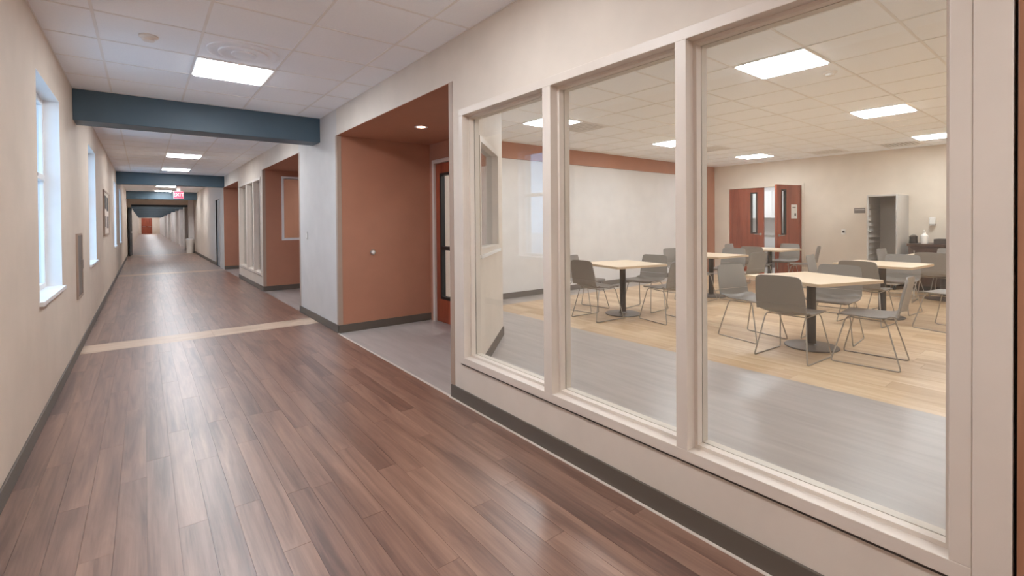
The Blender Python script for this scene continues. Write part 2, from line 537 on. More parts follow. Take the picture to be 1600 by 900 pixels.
CL = [(.665, 1.975), (.665, 5.025), (.665, 8.075), (.665, 11.735), (.665, 14.785), (.665, 21.495), (.665, 24.545)]
CLB = [(.665, -1.075), (.665, -4.125)]
FAR_FILL = [(.665, 32.85 + 4.2 * k) for k in range(13)] + [(.665, 86.5)]  # unseen panels added between the beams to brighten the far corridor
BEAMS = [6.57, 16.12, 25.2]
ce = st(box('ceiling', 'plenum', (-.82, YB, C + .03), (RI, YE, C + .12)), 'white tiled corridor ceiling between blue beams', 'ceiling')
prev = .5
for by in BEAMS[:2]:
    tiled(ce, L, R, prev, by, -.25, 4.72, CL)
    prev = by + .34
m = MB()
m.box(L, R, YB, .5, C + .004, C + .03)
m.box(L, R, BEAMS[1] + .34, 27, C + .004, C + .03)
m.box(L, R, 27, YE, C + .004, C + .03)
m.build('plain_tile_field', 'tile', ce)
cd = st(box('ceiling_dining', 'plenum', (RI, NY, C + .03), (BX + .12, FY + .12, C + .12)), 'white tiled dining room ceiling', 'ceiling')
DL = [(4.565, 1.865), (7.615, 1.865), (10.665, 1.865), (4.565, 4.915), (7.615, 4.915), (10.665, 4.915),
      (4.565, -1.185), (7.615, -1.185), (10.665, -1.185)]  # this near row is out of view, added to even out the lighting
VENT = [(5.175, 4.915), (8.835, 4.915), (11.275, 3.695), (11.275, 2.475)]
tiled(cd, RI, BX, -.25, FY - .03, 4.26, 1.56, DL + VENT)
MB().box(RI, BX, NY, -.25, C + .004, C + .03).build('plain_tile_field', 'tile', cd)
st(MB().box(RI, 6.1, 10.5, 13.6, C, C + .1).build('ceiling_classroom', 'tile'), 'ceiling of the room behind the far glazing', 'ceiling')
st(MB().box(BX + .12, 15.1, 2.9, 8.5, C, C + .1).build('ceiling_kitchen', 'tile'), 'kitchen ceiling behind the double doors', 'ceiling')

bl = ['slate blue ceiling beam nearest the dining room glazing', 'slate blue ceiling beam over the second pale floor strip',
      'slate blue ceiling beam just before the lowered header']
for by, t in zip(BEAMS, bl):
    st(box('trim_1', 'blue', (L, by, 2.44), (R, by + .34, C + .03), bevel=.006), t, 'beam')
for k in range(13):
    y = 30.5 + k * 4.2
    st(box('trim_2', 'blue', (L, y, 2.28), (R, y + .5, C + .03)), 'slate blue beam in the far corridor beyond the header', 'beam')

# ------------------------------------------------------------------ baseboards, corner guards
def base_y(name, x, y0, y1, side, label):
    st(box(name, 'base', (x, y0, 0), (x + side * .012, y1, .1), bevel=.003), label, 'baseboard')
base_y('baseboard_left', L, YB, 26.95, 1, 'dark rubber baseboard along the beige window wall')
base_y('baseboard_right', R, .20, 3.18, -1, 'dark rubber baseboard under the dining room glazing')
base_y('baseboard_pier', R, 5.89, 7.70, -1, 'dark rubber baseboard on the white pier')
base_y('baseboard_window', R, 10.5, 13.56, -1, 'dark rubber baseboard under the far glazing')
base_y('baseboard_far', R, 18.25, 26.95, -1, 'dark rubber baseboard on the far white wall')
st(box('baseboard_alcove', 'base', (R, 5.872, 0), (3.15, 5.884, .1), bevel=.003), 'dark baseboard under the terracotta alcove wall', 'baseboard')
st(box('baseboard_second_alcove', 'base', (R, 10.484, 0), (3.15, 10.5, .1), bevel=.003), 'dark baseboard under the windowed terracotta wall', 'baseboard')
st(box('baseboard_third_alcove', 'base', (R, 16.338, 0), (3.15, 16.35, .1), bevel=.003), 'dark baseboard in the farthest alcove', 'baseboard')
st(box('baseboard_dining', 'greydark', (3.4, FY - .012, 0), (BX, FY, .1), bevel=.003), 'grey baseboard along the white dining wall', 'baseboard')
st(box('baseboard_dining_back', 'base', (BX - .012, NY, 0), (BX, 4.41, .1), bevel=.003), 'dark baseboard along the cream dining wall', 'baseboard')
m = MB(); slant(m, 0, SD, -.012, 0, 0, .1)
st(m.build('baseboard_slanted', 'base'), 'dark baseboard along the slanted cream wall', 'baseboard')
for y, s, t in ((5.884, 1, 'tan corner guard where the white pier meets the terracotta alcove'),
                (3.187, -1, 'tan corner guard between the alcove and the dining room glazing'),
                (7.70, -1, 'tan corner guard on the far edge of the white pier'),
                (10.496, 1, 'tan corner guard at the windowed terracotta wall')):
    m = MB().box(R - .003, R, y, y + s * .055, .1, AZ)
    m.box(R - .003, R + .05, y - s * .003, y, .1, AZ)
    st(m.build('trim_3', 'guard'), t, 'corner guard')

# ------------------------------------------------------------------ corridor glazing (dining room window)
def glazing(name, label, y0, y1, z0, z1, mull, fw_=.05, xo=-.012, xi=.14):
    """frame outer = y0..y1 / z0..z1 ; mull = list of (ya, yb)"""
    root = st(empty(name, (R, y0, z0)), label, 'window')
    def bx(nm, mat, a, b, par=root, bev=0):
        return box(nm, mat, (a[0], a[1] - y0, a[2] - z0), (b[0], b[1] - y0, b[2] - z0), par, bev)
    bx('frame_rail', 'frame', (xo, y0, z1 - fw_), (xi, y1, z1), bev=.002)
    bx('frame_rail', 'frame', (xo, y0, z0), (xi, y1, z0 + fw_), bev=.002)
    bx('painted_shadow_line', 'dark', (-.008, y0, z0 - .009), (0, y1, z0))  # dark strip standing in for the shadow line under the frame
    bx('frame_stile', 'frame', (xo, y0, z0 + fw_), (xi, y0 + fw_, z1 - fw_), bev=.002)
    bx('frame_stile', 'frame', (xo, y1 - fw_, z0 + fw_), (xi, y1, z1 - fw_), bev=.002)
    ys = [y0 + fw_]
    for a, b in sorted(mull):
        bx('mullion', 'frame', (xo, a, z0 + fw_), (xi, b, z1 - fw_), bev=.002)
        ys += [a, b]
    ys.append(y1 - fw_)
    s, x_in, x_g = .016, .045, .085
    for k in range(0, len(ys), 2):
        a, b, c, d = ys[k], ys[k + 1], z0 + fw_, z1 - fw_
        for x0, x1 in ((x_in, x_g - .003), (x_g + .003, xi - .012)):
            bx('glazing_stop', 'frame', (x0, a, c), (x1, b, c + s))
            bx('glazing_stop', 'frame', (x0, a, d - s), (x1, b, d))
            bx('glazing_stop', 'frame', (x0, a, c + s), (x1, a + s, d - s))
            bx('glazing_stop', 'frame', (x0, b - s, c + s), (x1, b, d - s))
        bx('pane', 'glass', (x_g - .003, a + .002, c + .002), (x_g + .003, b - .002, d - .002))
    return root
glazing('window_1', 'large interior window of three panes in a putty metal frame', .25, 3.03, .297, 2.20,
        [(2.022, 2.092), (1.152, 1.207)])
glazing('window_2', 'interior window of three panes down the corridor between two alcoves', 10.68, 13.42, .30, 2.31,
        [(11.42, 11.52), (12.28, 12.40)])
# borrowed light in the slanted wall
root = st(empty('window_3', (S0[0], S0[1], 0), PI / 4), 'small borrowed-light window in the slanted cream wall', 'window')
f = .05
for a, b in (((SW0, -.012, SZ0), (SW1, .125, SZ0 + f)), ((SW0, -.012, SZ1 - f), (SW1, .125, SZ1))):
    box('frame_rail', 'frame', a, b, root, .002)
for a, b in (((SW0, -.012, SZ0 + f), (SW0 + f, .125, SZ1 - f)), ((SW1 - f, -.012, SZ0 + f), (SW1, .125, SZ1 - f))):
    box('frame_stile', 'dark' if False else 'frame', a, b, root, .002)
box('sill', 'white_paint', (SW0 - .03, -.03, SZ0 - .03), (SW1 + .03, 0, SZ0), root, .003)
box('pane', 'glass', (SW0 + f, .055, SZ0 + f), (SW1 - f, .061, SZ1 - f), root)
# window in the second alcove
root = st(empty('window_4', (2.27, 10.5, 1.06)), 'small white-framed window in the terracotta alcove wall', 'window')
for a, b, nm in (((-.045, -.012, -.045), (.725, .11, 0), 'frame_rail'), ((-.045, -.012, 1.22), (.725, .11, 1.265), 'frame_rail'),
                 ((-.045, -.012, 0), (0, .11, 1.22), 'frame_stile'), ((.68, -.012, 0), (.725, .11, 1.22), 'frame_stile')):
    box(nm, 'white_paint', a, b, root, .002)
box('pane', 'glass', (0, .05, 0), (.68, .056, 1.22), root)

# exterior windows of the corridor
def ext_window(name, label, a, b):
    z0, z1 = .83, 2.42
    root = st(empty(name, (L, a, z0)), label, 'window')
    W, Hh = b - a, z1 - z0
    x0, x1 = -.15, -.10
    t = .05
    box('frame_rail', 'white_paint', (x0, 0, 0), (x1, W, t), root, .003)
    box('frame_rail', 'white_paint', (x0, 0, Hh - t), (x1, W, Hh), root, .003)
    box('frame_stile', 'white_paint', (x0, 0, t), (x1, t, Hh - t), root, .003)
    box('frame_stile', 'white_paint', (x0, W - t, t), (x1, W, Hh - t), root, .003)
    box('meeting_rail', 'white_paint', (x0, t, .90), (x1 + .01, W - t, .95), root, .003)
    box('pane', 'extglass', (-.128, t, t), (-.122, W - t, .90), root)
    box('pane', 'extglass', (-.128, t, .95), (-.122, W - t, Hh - t), root)
    box('sill', 'white_paint', (-.10, -.02, -.02), (.025, W + .02, .012), root, .004)
    lock = box('sash_lock', 'dark', (x1 + .01, W / 2 - .03, .91), (x1 + .03, W / 2 + .03, .935), root, .003)
    m = MB().box(-.104, -.0005, 0, .004, .012, Hh).box(-.104, -.0005, W - .004, W, .012, Hh).box(-.104, -.0005, .004, W - .004, Hh - .004, Hh)
    m.build('reveal_lining', 'white_paint', root)
for i, ((a, b), t) in enumerate(zip(LW, ['tall daylight window nearest the first blue beam', 'tall daylight window beyond the grey wall panel',
                                         'tall daylight window beyond the notice board', 'tall daylight window farthest down the beige wall'])):
    ext_window('window_%d' % (5 + i), t, a, b)
st(box('ground', 'ground', (-40, -30, -.35), (-.9, 60, -.3)), 'pale ground outside the corridor windows', 'ground')

# ------------------------------------------------------------------ doors
# wood door next to the glazing (only its edge shows)
root = st(empty('door_1', (R, .20, 0)), 'brown wood door in a putty frame beside the big glazing', 'door')
box('door_jamb', 'frame', (-.016, -.03, 0), (.14, .0495, 2.21), root, .002)
box('door_jamb', 'frame', (-.016, -1.01, 0), (.14, -.93, 2.21), root, .002)
box('door_head', 'frame', (-.016, -.93, 2.15), (.14, -.03, 2.21), root, .002)
lf = box('door_leaf', 'door_brown', (-.012, -.926, .008), (.04, -.038, 2.145), root, .002)
m = MB().lathe([(.026, 0), (.026, .01), (.01, .012), (.01, .05)], 16, (-.004 - .05, -.86, 1.0), 'X')
m.tube([(-.054, -.86, 1.0), (-.054, -.74, 1.0)], .009)
m.build('lever_handle', 'chrome', lf, True)
m = MB().box(.042, .06, -.93, -.03, 0, 2.15); m.build('door_stop', 'black', root)

# alcove door with a glass lite
root = st(empty('door_2', (DWX, DW0, 0)), 'cherry wood alcove door with tall black-framed glass', 'door')
W = DW1 - DW0
box('door_jamb', 'frame', (-.012, 0, 0), (.25, .05, 2.21), root, .002)
box('door_jamb', 'frame', (-.012, W - .05, 0), (.25, W, 2.21), root, .002)
box('door_head', 'frame', (-.012, .05, 2.16), (.25, W - .05, 2.21), root, .002)
lf = MB()
g0, g1, gz0, gz1 = .20, W - .17, .32, 2.02
lf.box(.02, .065, .054, g0, .008, 2.155).box(.02, .065, g1, W - .054, .008, 2.155).box(.02, .065, g0, g1, .008, gz0).box(.02, .065, g0, g1, gz1, 2.155)
lf = lf.build('door_leaf', 'door', root)
m = MB().box(.012, .073, g0, g0 + .035, gz0, gz1).box(.012, .073, g1 - .035, g1, gz0, gz1).box(.012, .073, g0 + .035, g1 - .035, gz0, gz0 + .035)
m.box(.012, .073, g0 + .035, g1 - .035, gz1 - .035, gz1)
m.build('lite_frame', 'black', lf)
box('lite_rail', 'black', (.012, g0 + .035, .985), (.073, g1 - .035, 1.035), lf)
box('pane', 'glass', (.04, g0 + .03, gz0 + .03), (.046, g1 - .03, gz1 - .03), lf)
m = MB().lathe([(.026, 0), (.026, .012)], 16, (.005, .12, 1.0), 'X').tube([(.0, .12, 1.0), (-.03, .12, 1.0), (-.03, .23, 1.0)], .009)
m.build('lever_handle', 'chrome', lf, True)

# far corridor door on the right wall
root = st(empty('door_3', (R, 17.25, 0)), 'grey door down the corridor past the last alcove', 'door')
box('door_jamb', 'frame', (-.012, -.05, 0), (.12, .0, 2.19), root); box('door_jamb', 'frame', (-.012, 1.0, 0), (.12, 1.05, 2.19), root)
box('door_head', 'frame', (-.012, 0, 2.14), (.12, 1.0, 2.19), root)
lf = box('door_leaf', 'greymetal', (.03, .004, .008), (.075, .996, 2.136), root)
box('push_plate', 'chrome', (.025, .08, .95), (.03, .18, 1.25), lf)

# double doors of the dining room
root = st(empty('door_4', (BX, 4.41, 0)), 'cherry double doors of the dining room, one leaf standing open', 'door')
W = 6.23 - 4.41
box('door_jamb', 'wall_cream', (-.014, 0, 0), (.13, .05, 2.20), root, .002)
box('door_jamb', 'wall_cream', (-.014, W - .05, 0), (.13, W, 2.20), root, .002)
box('door_head', 'wall_cream', (-.014, .05, 2.15), (.13, W - .05, 2.20), root, .002)
def leaf(loc, rz, lite_side, paper):
    w_ = .855
    e = bpy.data.objects.new('door_leaf', None)
    mb = MB()
    # local: y along leaf from hinge 0 to w_, x thickness; front (room) face x=0
    a, b = (w_ - .30, w_ - .17)
    z0, z1 = 1.03, 2.02
    mb.box(0, .044, 0, a, .008, 2.145).box(0, .044, b, w_, .008, 2.145).box(0, .044, a, b, .008, z0).box(0, .044, a, b, z1, 2.145)
    o = mb.build('door_leaf', 'door', root)
    o.location = loc; o.rotation_euler = (0, 0, rz)
    m2 = MB().box(-.006, .05, a - .02, a + .015, z0 - .02, z1 + .02).box(-.006, .05, b - .015, b + .02, z0 - .02, z1 + .02)
    m2.box(-.006, .05, a + .015, b - .015, z0 - .02, z0 + .015).box(-.006, .05, a + .015, b - .015, z1 - .015, z1 + .02)
    m2.build('lite_frame', 'black', o)
    box('pane', 'glass', (.02, a + .01, z0 + .01), (.026, b - .01, z1 - .01), o)
    m3 = MB().lathe([(.028, 0), (.028, .012)], 16, (-.014, w_ - .07, 1.0), 'X').tube([(-.01, w_ - .07, 1.0), (-.045, w_ - .07, 1.0), (-.045, w_ - .2, 1.0)], .01)
    m3.build('lever_handle', 'chrome', o, True)
    return o
ol = leaf((.02, .055, 0), math.radians(76), 1, True)
n = box('notice_sheet', 'paper', (-.003, .17, 1.38), (-.0005, .37, 1.70), ol)
box('notice_print', 'ink', (-.0045, .21, 1.44), (-.003, .26, 1.50), ol)
box('notice_print', 'ink', (-.0045, .22, 1.62), (-.003, .33, 1.64), ol)
cl = leaf((.02, W - .055, 0), 0, 1, False)
cl.scale = (1, -1, 1)
# end door far down the corridor
root = st(empty('door_5', (.35, YE, 0)), 'cherry double door in the end wall of the corridor', 'door')
for s in (-1, 1):
    lf = box('door_leaf', 'door', (min(0, s * .62), -.05, 0), (max(0, s * .62), -.005, 2.3), root)
    box('push_bar', 'chrome', (min(s * .1, s * .52), -.11, 1.0), (max(s * .1, s * .52), -.06, 1.08), lf)
# dark door leaf standing open by the far header
root = st(empty('door_6', (L + .13, 26.9, 0), math.radians(-4)), 'dark door leaf standing open by the far header', 'door')
lf = box('door_leaf', 'black', (-.03, -.9, .008), (.02, 0, 2.1), root)
box('push_bar', 'chrome', (.025, -.8, 1.0), (.06, -.12, 1.06), lf)

# ------------------------------------------------------------------ ceiling light panels
def light_panel(x, y, label, group, z=C):
    r = tag(empty('ceiling_light', (x, y, z)), label, 'ceiling light', group)
    h, t = .297, .02
    m = MB().box(-h, h, -h, -h + t, -.006, .02).box(-h, h, h - t, h, -.006, .02).box(-h, -h + t, -h + t, h - t, -.006, .02).box(h - t, h, -h + t, h - t, -.006, .02)
    m.box(-h, h, -h, h, .02, .028)
    m.build('frame', 'white_paint', r)
    MB().box(-h + t, h - t, -h + t, h - t, -.012, .008).build('diffuser', 'panel', r)
    return r
cl_lab = ['square light panel above the walnut floor beside the big glazing', 'square corridor light panel next to the round ceiling diffuser',
          'square corridor light panel hidden just past the first blue beam', 'square corridor light panel above the second alcove',
          'square corridor light panel just before the second blue beam', 'square corridor light panel past the second blue beam',
          'square corridor light panel just before the third blue beam']
for (x, y), t in zip(CL, cl_lab): light_panel(x, y, t, 'corridor ceiling light panels')
for (x, y), t in zip(CLB, ('square corridor light panel beside the brown wood door', 'square corridor light panel next to the near end wall')): light_panel(x, y, t, 'corridor ceiling light panels')
ORD = 'first second third fourth fifth sixth seventh eighth ninth tenth eleventh twelfth thirteenth fourteenth'.split()
for (x, y), t in zip(FAR_FILL, ORD): light_panel(x, y, t + ' unseen fill panel added past the far corridor header', 'added far corridor fill panels')
dl_lab = ['square dining room light panel above the table nearest the glazing', 'square dining room light panel in the middle of the row toward the metal cabinet',
          'square dining room light panel closest to the dark counter', 'square dining room light panel beside a ceiling vent near the white wall',
          'square dining room light panel in the middle of the row along the white wall', 'square dining room light panel in front of the double doors']
for k, (x, y) in enumerate(DL):
    light_panel(x, y, dl_lab[k] if k < 6 else ORD[k - 6] + ' added unseen fill panel from the glazing in the row farthest from the white wall', 'dining room ceiling light panels')
light_panel(4.0, 12.0, 'square light panel in the room behind the far glazing', 'classroom light panel', C - .004)
for y_, t_ in ((5.0, 'added kitchen fill panel just behind the open door leaf'), (6.6, 'added kitchen fill panel over the steel work table')):
    light_panel(13.3, y_, t_, 'added kitchen fill panels', C - .004)  # unseen panels added to brighten the gap between the door leaves
# recessed downlight in the alcove
def downlight(x, y, label):
    r = tag(empty('downlight', (x, y, AZ)), label, 'downlight', 'alcove downlights')
    n = 24
    m = MB().lathe([(.062, 0), (.075, -.002), (.075, -.008), (.055, -.006), (.055, -.001)], n)
    m.build('trim_ring', 'white_paint', r, True)
    MB().lathe([(.05, -.001), (.05, -.004)], n).build('lens', 'can', r)
downlight(2.482, 4.828, 'small round downlight in the ceiling of the alcove beside the glazing')
downlight(2.5, 9.1, 'small round downlight in the ceiling of the second alcove')
downlight(2.5, 15.0, 'small round downlight in the ceiling of the farthest alcove')

# ------------------------------------------------------------------ ceiling fittings
for (x, y), t in zip(VENT, ['square grey ceiling vent beside the light panel near the white wall', 'square grey ceiling vent midway along the white wall',
                            'square grey ceiling vent near the double doors', 'square grey ceiling vent above the tall metal cabinet']):
    r = tag(empty('ceiling_vent', (x, y, C)), t, 'ceiling vent', 'dining room ceiling vents')
    h = .297
    m = MB().box(-h, h, -h, -h + .03, -.006, .015).box(-h, h, h - .03, h, -.006, .015).box(-h, -h + .03, -h + .03, h - .03, -.006, .015).box(h - .03, h, -h + .03, h - .03, -.006, .015)
    m.build('frame', 'grid', r)
    MB().box(-h + .03, h - .03, -h + .03, h - .03, .015, .022).build('backing', 'greymetal', r)
    for k in range(9):
        yy = -.24 + k * .06
        MB().box(-h + .03, h - .03, yy - .014, yy + .014, .0, .006).build('slat', 'grid', r)
r = tag(empty('round_diffuser', (.665, 4.415, C)), 'round white air diffuser in the corridor ceiling next to a light panel', 'diffuser')
MB().lathe([(.26, .004), (.26, -.006), (.235, -.012), (.215, -.004)], 40).build('outer_ring', 'tile', r, True)
MB().lathe([(.18, -.003), (.18, -.016), (.15, -.02), (.13, -.008)], 40).build('middle_ring', 'tile', r, True)
MB().lathe([(.09, -.006), (.09, -.02), (.02, -.026)], 40).build('center_cone', 'tile', r, True)
for x, y, t in ((.046, 4.435, 'small white smoke detector on the corridor ceiling tile'), (5.18, 1.68, 'small white detector on the dining ceiling beside a light panel')):
    r = tag(empty('smoke_detector', (x, y, C + .004)), t, 'smoke detector')
    MB().lathe([(.06, 0), (.06, -.012), (.045, -.02)], 24).build('base_ring', 'plastic', r, True)
    MB().lathe([(.04, -.018), (.036, -.038), (.02, -.042)], 24).build('sensor_dome', 'plastic', r, True)
# exit sign
r = tag(empty('exit_sign', (1.06, 22.0, 0)), 'glowing red exit sign hanging from the corridor ceiling', 'exit sign')
box('housing', 'plastic', (-.16, 0, 2.34), (.16, .05, 2.62), r, .004)
box('canopy', 'plastic', (-.06, .0, 2.62), (.06, .05, C + .004), r)
face = box('face', 'red', (-.15, -.004, 2.35), (.15, 0, 2.61), r)
cu = bpy.data.curves.new('exit_text', 'FONT'); cu.body = 'EXIT'; cu.size = .17; cu.align_x = 'CENTER'; cu.align_y = 'CENTER'; cu.extrude = .002
to = bpy.data.objects.new('lettering', cu)
me = None
COL.objects.link(to)
bpy.context.view_layer.update()
me = bpy.data.meshes.new_from_object(to.evaluated_get(bpy.context.evaluated_depsgraph_get()))
bpy.data.objects.remove(to)
lo = bpy.data.objects.new('lettering', me); COL.objects.link(lo); me.materials.clear(); me.materials.append(MT['plastic'])
lo.parent = r; lo.location = (0, -.006, 2.48); lo.rotation_euler = (PI / 2, 0, 0)

# ------------------------------------------------------------------ corridor wall fittings
r = tag(empty('wall_bumper', (2.318, 5.884, .98)), 'round brushed metal bumper on the terracotta alcove wall', 'wall bumper')
MB().lathe([(.036, 0), (.036, -.008), (.03, -.016)], 24, axis='Y').build('rose', 'chrome', r, True)
MB().lathe([(.024, -.012), (.022, -.03), (.01, -.036)], 24, axis='Y').build('pad', 'plastic', r, True)
r = tag(empty('light_switch', (R, 7.27, 1.18)), 'small white switch plate on the white pier', 'switch')
box('plate', 'greymetal', (-.006, -.036, -.058), (0, .036, .058), r, .002)
box('rocker', 'plastic', (-.01, -.016, -.033), (-.006, .016, .033), r, .001)
r = tag(empty('wall_cabinet', (L, 6.66, .6)), 'narrow grey recessed cabinet between two windows of the beige wall', 'wall cabinet')
box('body', 'greydark', (0, 0, 0), (.012, .44, .65), r, .002)
for a, b in (((.0, -.02, -.02), (.018, .46, 0)), ((.0, -.02, .65), (.018, .46, .67))): box('frame_rail', 'guard', a, b, r)
for a, b in (((.0, -.02, 0), (.018, 0, .65)), ((.0, .44, 0), (.018, .46, .65))): box('frame_stile', 'guard', a, b, r)
box('pull', 'chrome', (.012, .36, .28), (.03, .38, .38), r, .002)
r = tag(empty('notice_board', (L, 10.9, 1.2)), 'framed notice board with dark sheets on the beige window wall', 'notice board')
box('board', 'wall_taupe', (0, 0, 0), (.014, 1.4, .75), r)
for a, b in (((0, -.03, -.03), (.025, 1.43, 0)), ((0, -.03, .75), (.025, 1.43, .78))): box('frame_rail', 'guard', a, b, r)
for a, b in (((0, -.03, 0), (.025, 0, .75)), ((0, 1.4, 0), (.025, 1.43, .75))): box('frame_stile', 'guard', a, b, r)
for y, z, w_, h_ in ((.1, .45, .5, .24), (.75, .42, .45, .26), (.15, .12, .4, .2), (.8, .1, .42, .22)):
    box('sheet', 'ink' if z > .3 else 'greydark', (.014, y, z), (.017, y + w_, z + h_), r)
r = tag(empty('waste_bin', (1.68, 26.6, 0)), 'slim white bin standing at the foot of the far white wall', 'bin')
MB().lathe([(.13, 0), (.16, .62), (.165, .64), (.15, .64)], 20).build('body', 'plastic', r, True)
MB().lathe([(.166, .64), (.16, .68), (.06, .72)], 20).build('lid', 'white_paint', r, True)

# ------------------------------------------------------------------ dining tables and chairs
def make_table():
    r = empty('dining_table')
    h = .445
    def rounded(hh, rad, n=5):
        out = []
        for cx, cy, a0 in ((hh - rad, hh - rad, 0), (-hh + rad, hh - rad, 90), (-hh + rad, -hh + rad, 180), (hh - rad, -hh + rad, 270)):
            for k in range(n):
                a = math.radians(a0 + 90 * k / (n - 1))
                out.append((cx + rad * math.cos(a), cy + rad * math.sin(a)))
        return out
    t = MB().prism(rounded(h - .002, .03), .712, .74).build('tabletop', 'laminate', r)
    MB().prism(rounded(h, .032), .7095, .7115).build('edge_lip', 'edge', t)
    ring = MB(); o_, i_ = rounded(h + .001, .033), rounded(h - .0035, .03)
    n = len(o_); k0 = 0
    ring.v = [(x, y, .711) for x, y in o_] + [(x, y, .739) for x, y in o_] + [(x, y, .711) for x, y in i_] + [(x, y, .739) for x, y in i_]
    for k in range(n):
        j = (k + 1) % n
        ring.f += [(k, j, n + j, n + k), (n + k, n + j, 3 * n + j, 3 * n + k), (2 * n + j, 2 * n + k, 3 * n + k, 3 * n + j), (j, k, 2 * n + k, 2 * n + j)]
    ring.build('edge_band', 'edge', t)
    MB().lathe([(.043, .02), (.043, .70)], 20).build('column', 'dark', r, True)
    m = MB(); m.box(-.25, .25, -.03, .03, .69, .709).box(-.03, .03, -.25, .25, .688, .7085)
    m.build('spider_bracket', 'dark', r)
    MB().lathe([(.25, 0), (.255, .006), (.25, .014), (.06, .026), (.05, .04)], 40).build('base_plate', 'basemetal', r, True)
    return r

def shell_part(rows, thick, nu=10):
    """rows: (y, z, halfwidth, wrap, edge_up) along the profile; two-sided thick skin"""
    pts = [Vector((0, a[0], a[1])) for a in rows]
    mb = MB()
    nr = len(rows)
    for side in (0, 1):
        for k, (y, z, hw, wrap, upv) in enumerate(rows):
            a = pts[max(0, k - 1)]; b = pts[min(nr - 1, k + 1)]
            d = (b - a).normalized()
            nrm = Vector((0, -d.z, d.y))
            if nrm.z < 0 and abs(nrm.z) > .5: nrm = -nrm
            for q in range(nu + 1):
                u = -1 + 2 * q / nu
                off = wrap * u * u + (-(thick) if side else 0)
                p = Vector((u * hw, y, z)) + nrm * off
                mb.v.append(tuple(p))
    def idx(s, k, q): return s * nr * (nu + 1) + k * (nu + 1) + q
    for k in range(nr - 1):
        for q in range(nu):
            mb.f.append((idx(0, k, q), idx(0, k, q + 1), idx(0, k + 1, q + 1), idx(0, k + 1, q)))
            mb.f.append((idx(1, k, q), idx(1, k + 1, q), idx(1, k + 1, q + 1), idx(1, k, q + 1)))
        for q, s in ((0, 1), (nu, -1)):
            f_ = (idx(0, k, q), idx(0, k + 1, q), idx(1, k + 1, q), idx(1, k, q))
            mb.f.append(f_ if s > 0 else tuple(reversed(f_)))
    for k, s in ((0, 1), (nr - 1, -1)):
        for q in range(nu):
            f_ = (idx(0, k, q), idx(1, k, q), idx(1, k, q + 1), idx(0, k, q + 1))
            mb.f.append(f_ if s > 0 else tuple(reversed(f_)))
    return mb

def make_chair():
    """faces +Y; origin on the floor under the seat"""
    r = empty('dining_chair')
    seat = [(.235, .438, .17, .0, 0), (.225, .449, .205, .003, 0), (.20, .456, .222, .006, 0), (.10, .452, .232, .012, 0), (0, .446, .234, .016, 0),
            (-.10, .443, .234, .02, 0), (-.16, .447, .233, .024, 0), (-.195, .463, .232, .028, 0), (-.213, .490, .231, .03, 0), (-.220, .520, .230, .03, 0), (-.2235, .545, .23, .03, 0)]
    shell_part(seat, .011).build('seat', 'shell', r, True)
    back = [(-.2245, .5475, .23, .03, 0), (-.232, .60, .228, .031, 0), (-.243, .66, .224, .032, 0), (-.257, .73, .218, .032, 0), (-.268, .78, .212, .031, 0),
            (-.2725, .803, .205, .029, 0), (-.275, .816, .19, .025, 0), (-.276, .822, .165, .02, 0)]
    shell_part(back, .010).build('backrest', 'shell', r, True)
    for s in (-1, 1):
        x0, x1 = s * .18, s * .245
        z = .0065
        pts = [(x0, .14, .437), (x0 + s * .012, .165, .40), (x1 - s * .004, .262, .03), (x1, .262, z + .006), (x1, .25, z),
               (x1, -.24, z), (x1, -.252, z + .006), (x1 - s * .004, -.252, .03), (x0 + s * .012, -.155, .39), (x0, -.13, .428)]
        MB().tube(pts, .0062, 8).build('leg', 'wire', r, True)
    for y, z in ((.13, .432), (-.12, .423)):
        MB().tube([(-.18, y, z), (.18, y, z)], .006, 8).build('cross_bar', 'wire', r, True)
    for s in (-1, 1):
        MB().tube([(s * .18, .13, .432), (s * .18, -.12, .423)], .006, 8).build('seat_support', 'wire', r, True)
    return r

TABLES = [  # x, y, rot, label, phrase
    ((5.50, 4.42), -12, 'square maple-topped table by the white wall, nearest the corridor glazing', 'the table by white wall nearest glazing'),
    ((5.60, 1.99), -20, 'square maple-topped table nearest the corridor glazing, away from the white wall', 'the table nearest glazing away from white wall'),
    ((8.05, 1.98), -4, 'square maple-topped table midway between the glazing and the dark counter', 'the table between glazing and dark counter'),
    ((8.0, 4.45), -6, 'square maple-topped table midway along the white wall', 'the table midway along the white wall'),
    ((10.45, 4.5), -4, 'square maple-topped table standing in front of the wooden double doors', 'the table before the double doors'),
    ((10.5, 1.75), -4, 'square maple-topped table standing in front of the dark counter', 'the table before the dark counter')]
t0 = make_table(); c0 = make_chair()
used_t = used_c = False
SIDES = {'W': ((-1, 0), -90, 'glazing side'), 'E': ((1, 0), 90, 'back-wall side'), 'S': ((0, -1), 0, 'open side'), 'N': ((0, 1), 180, 'white-wall side')}
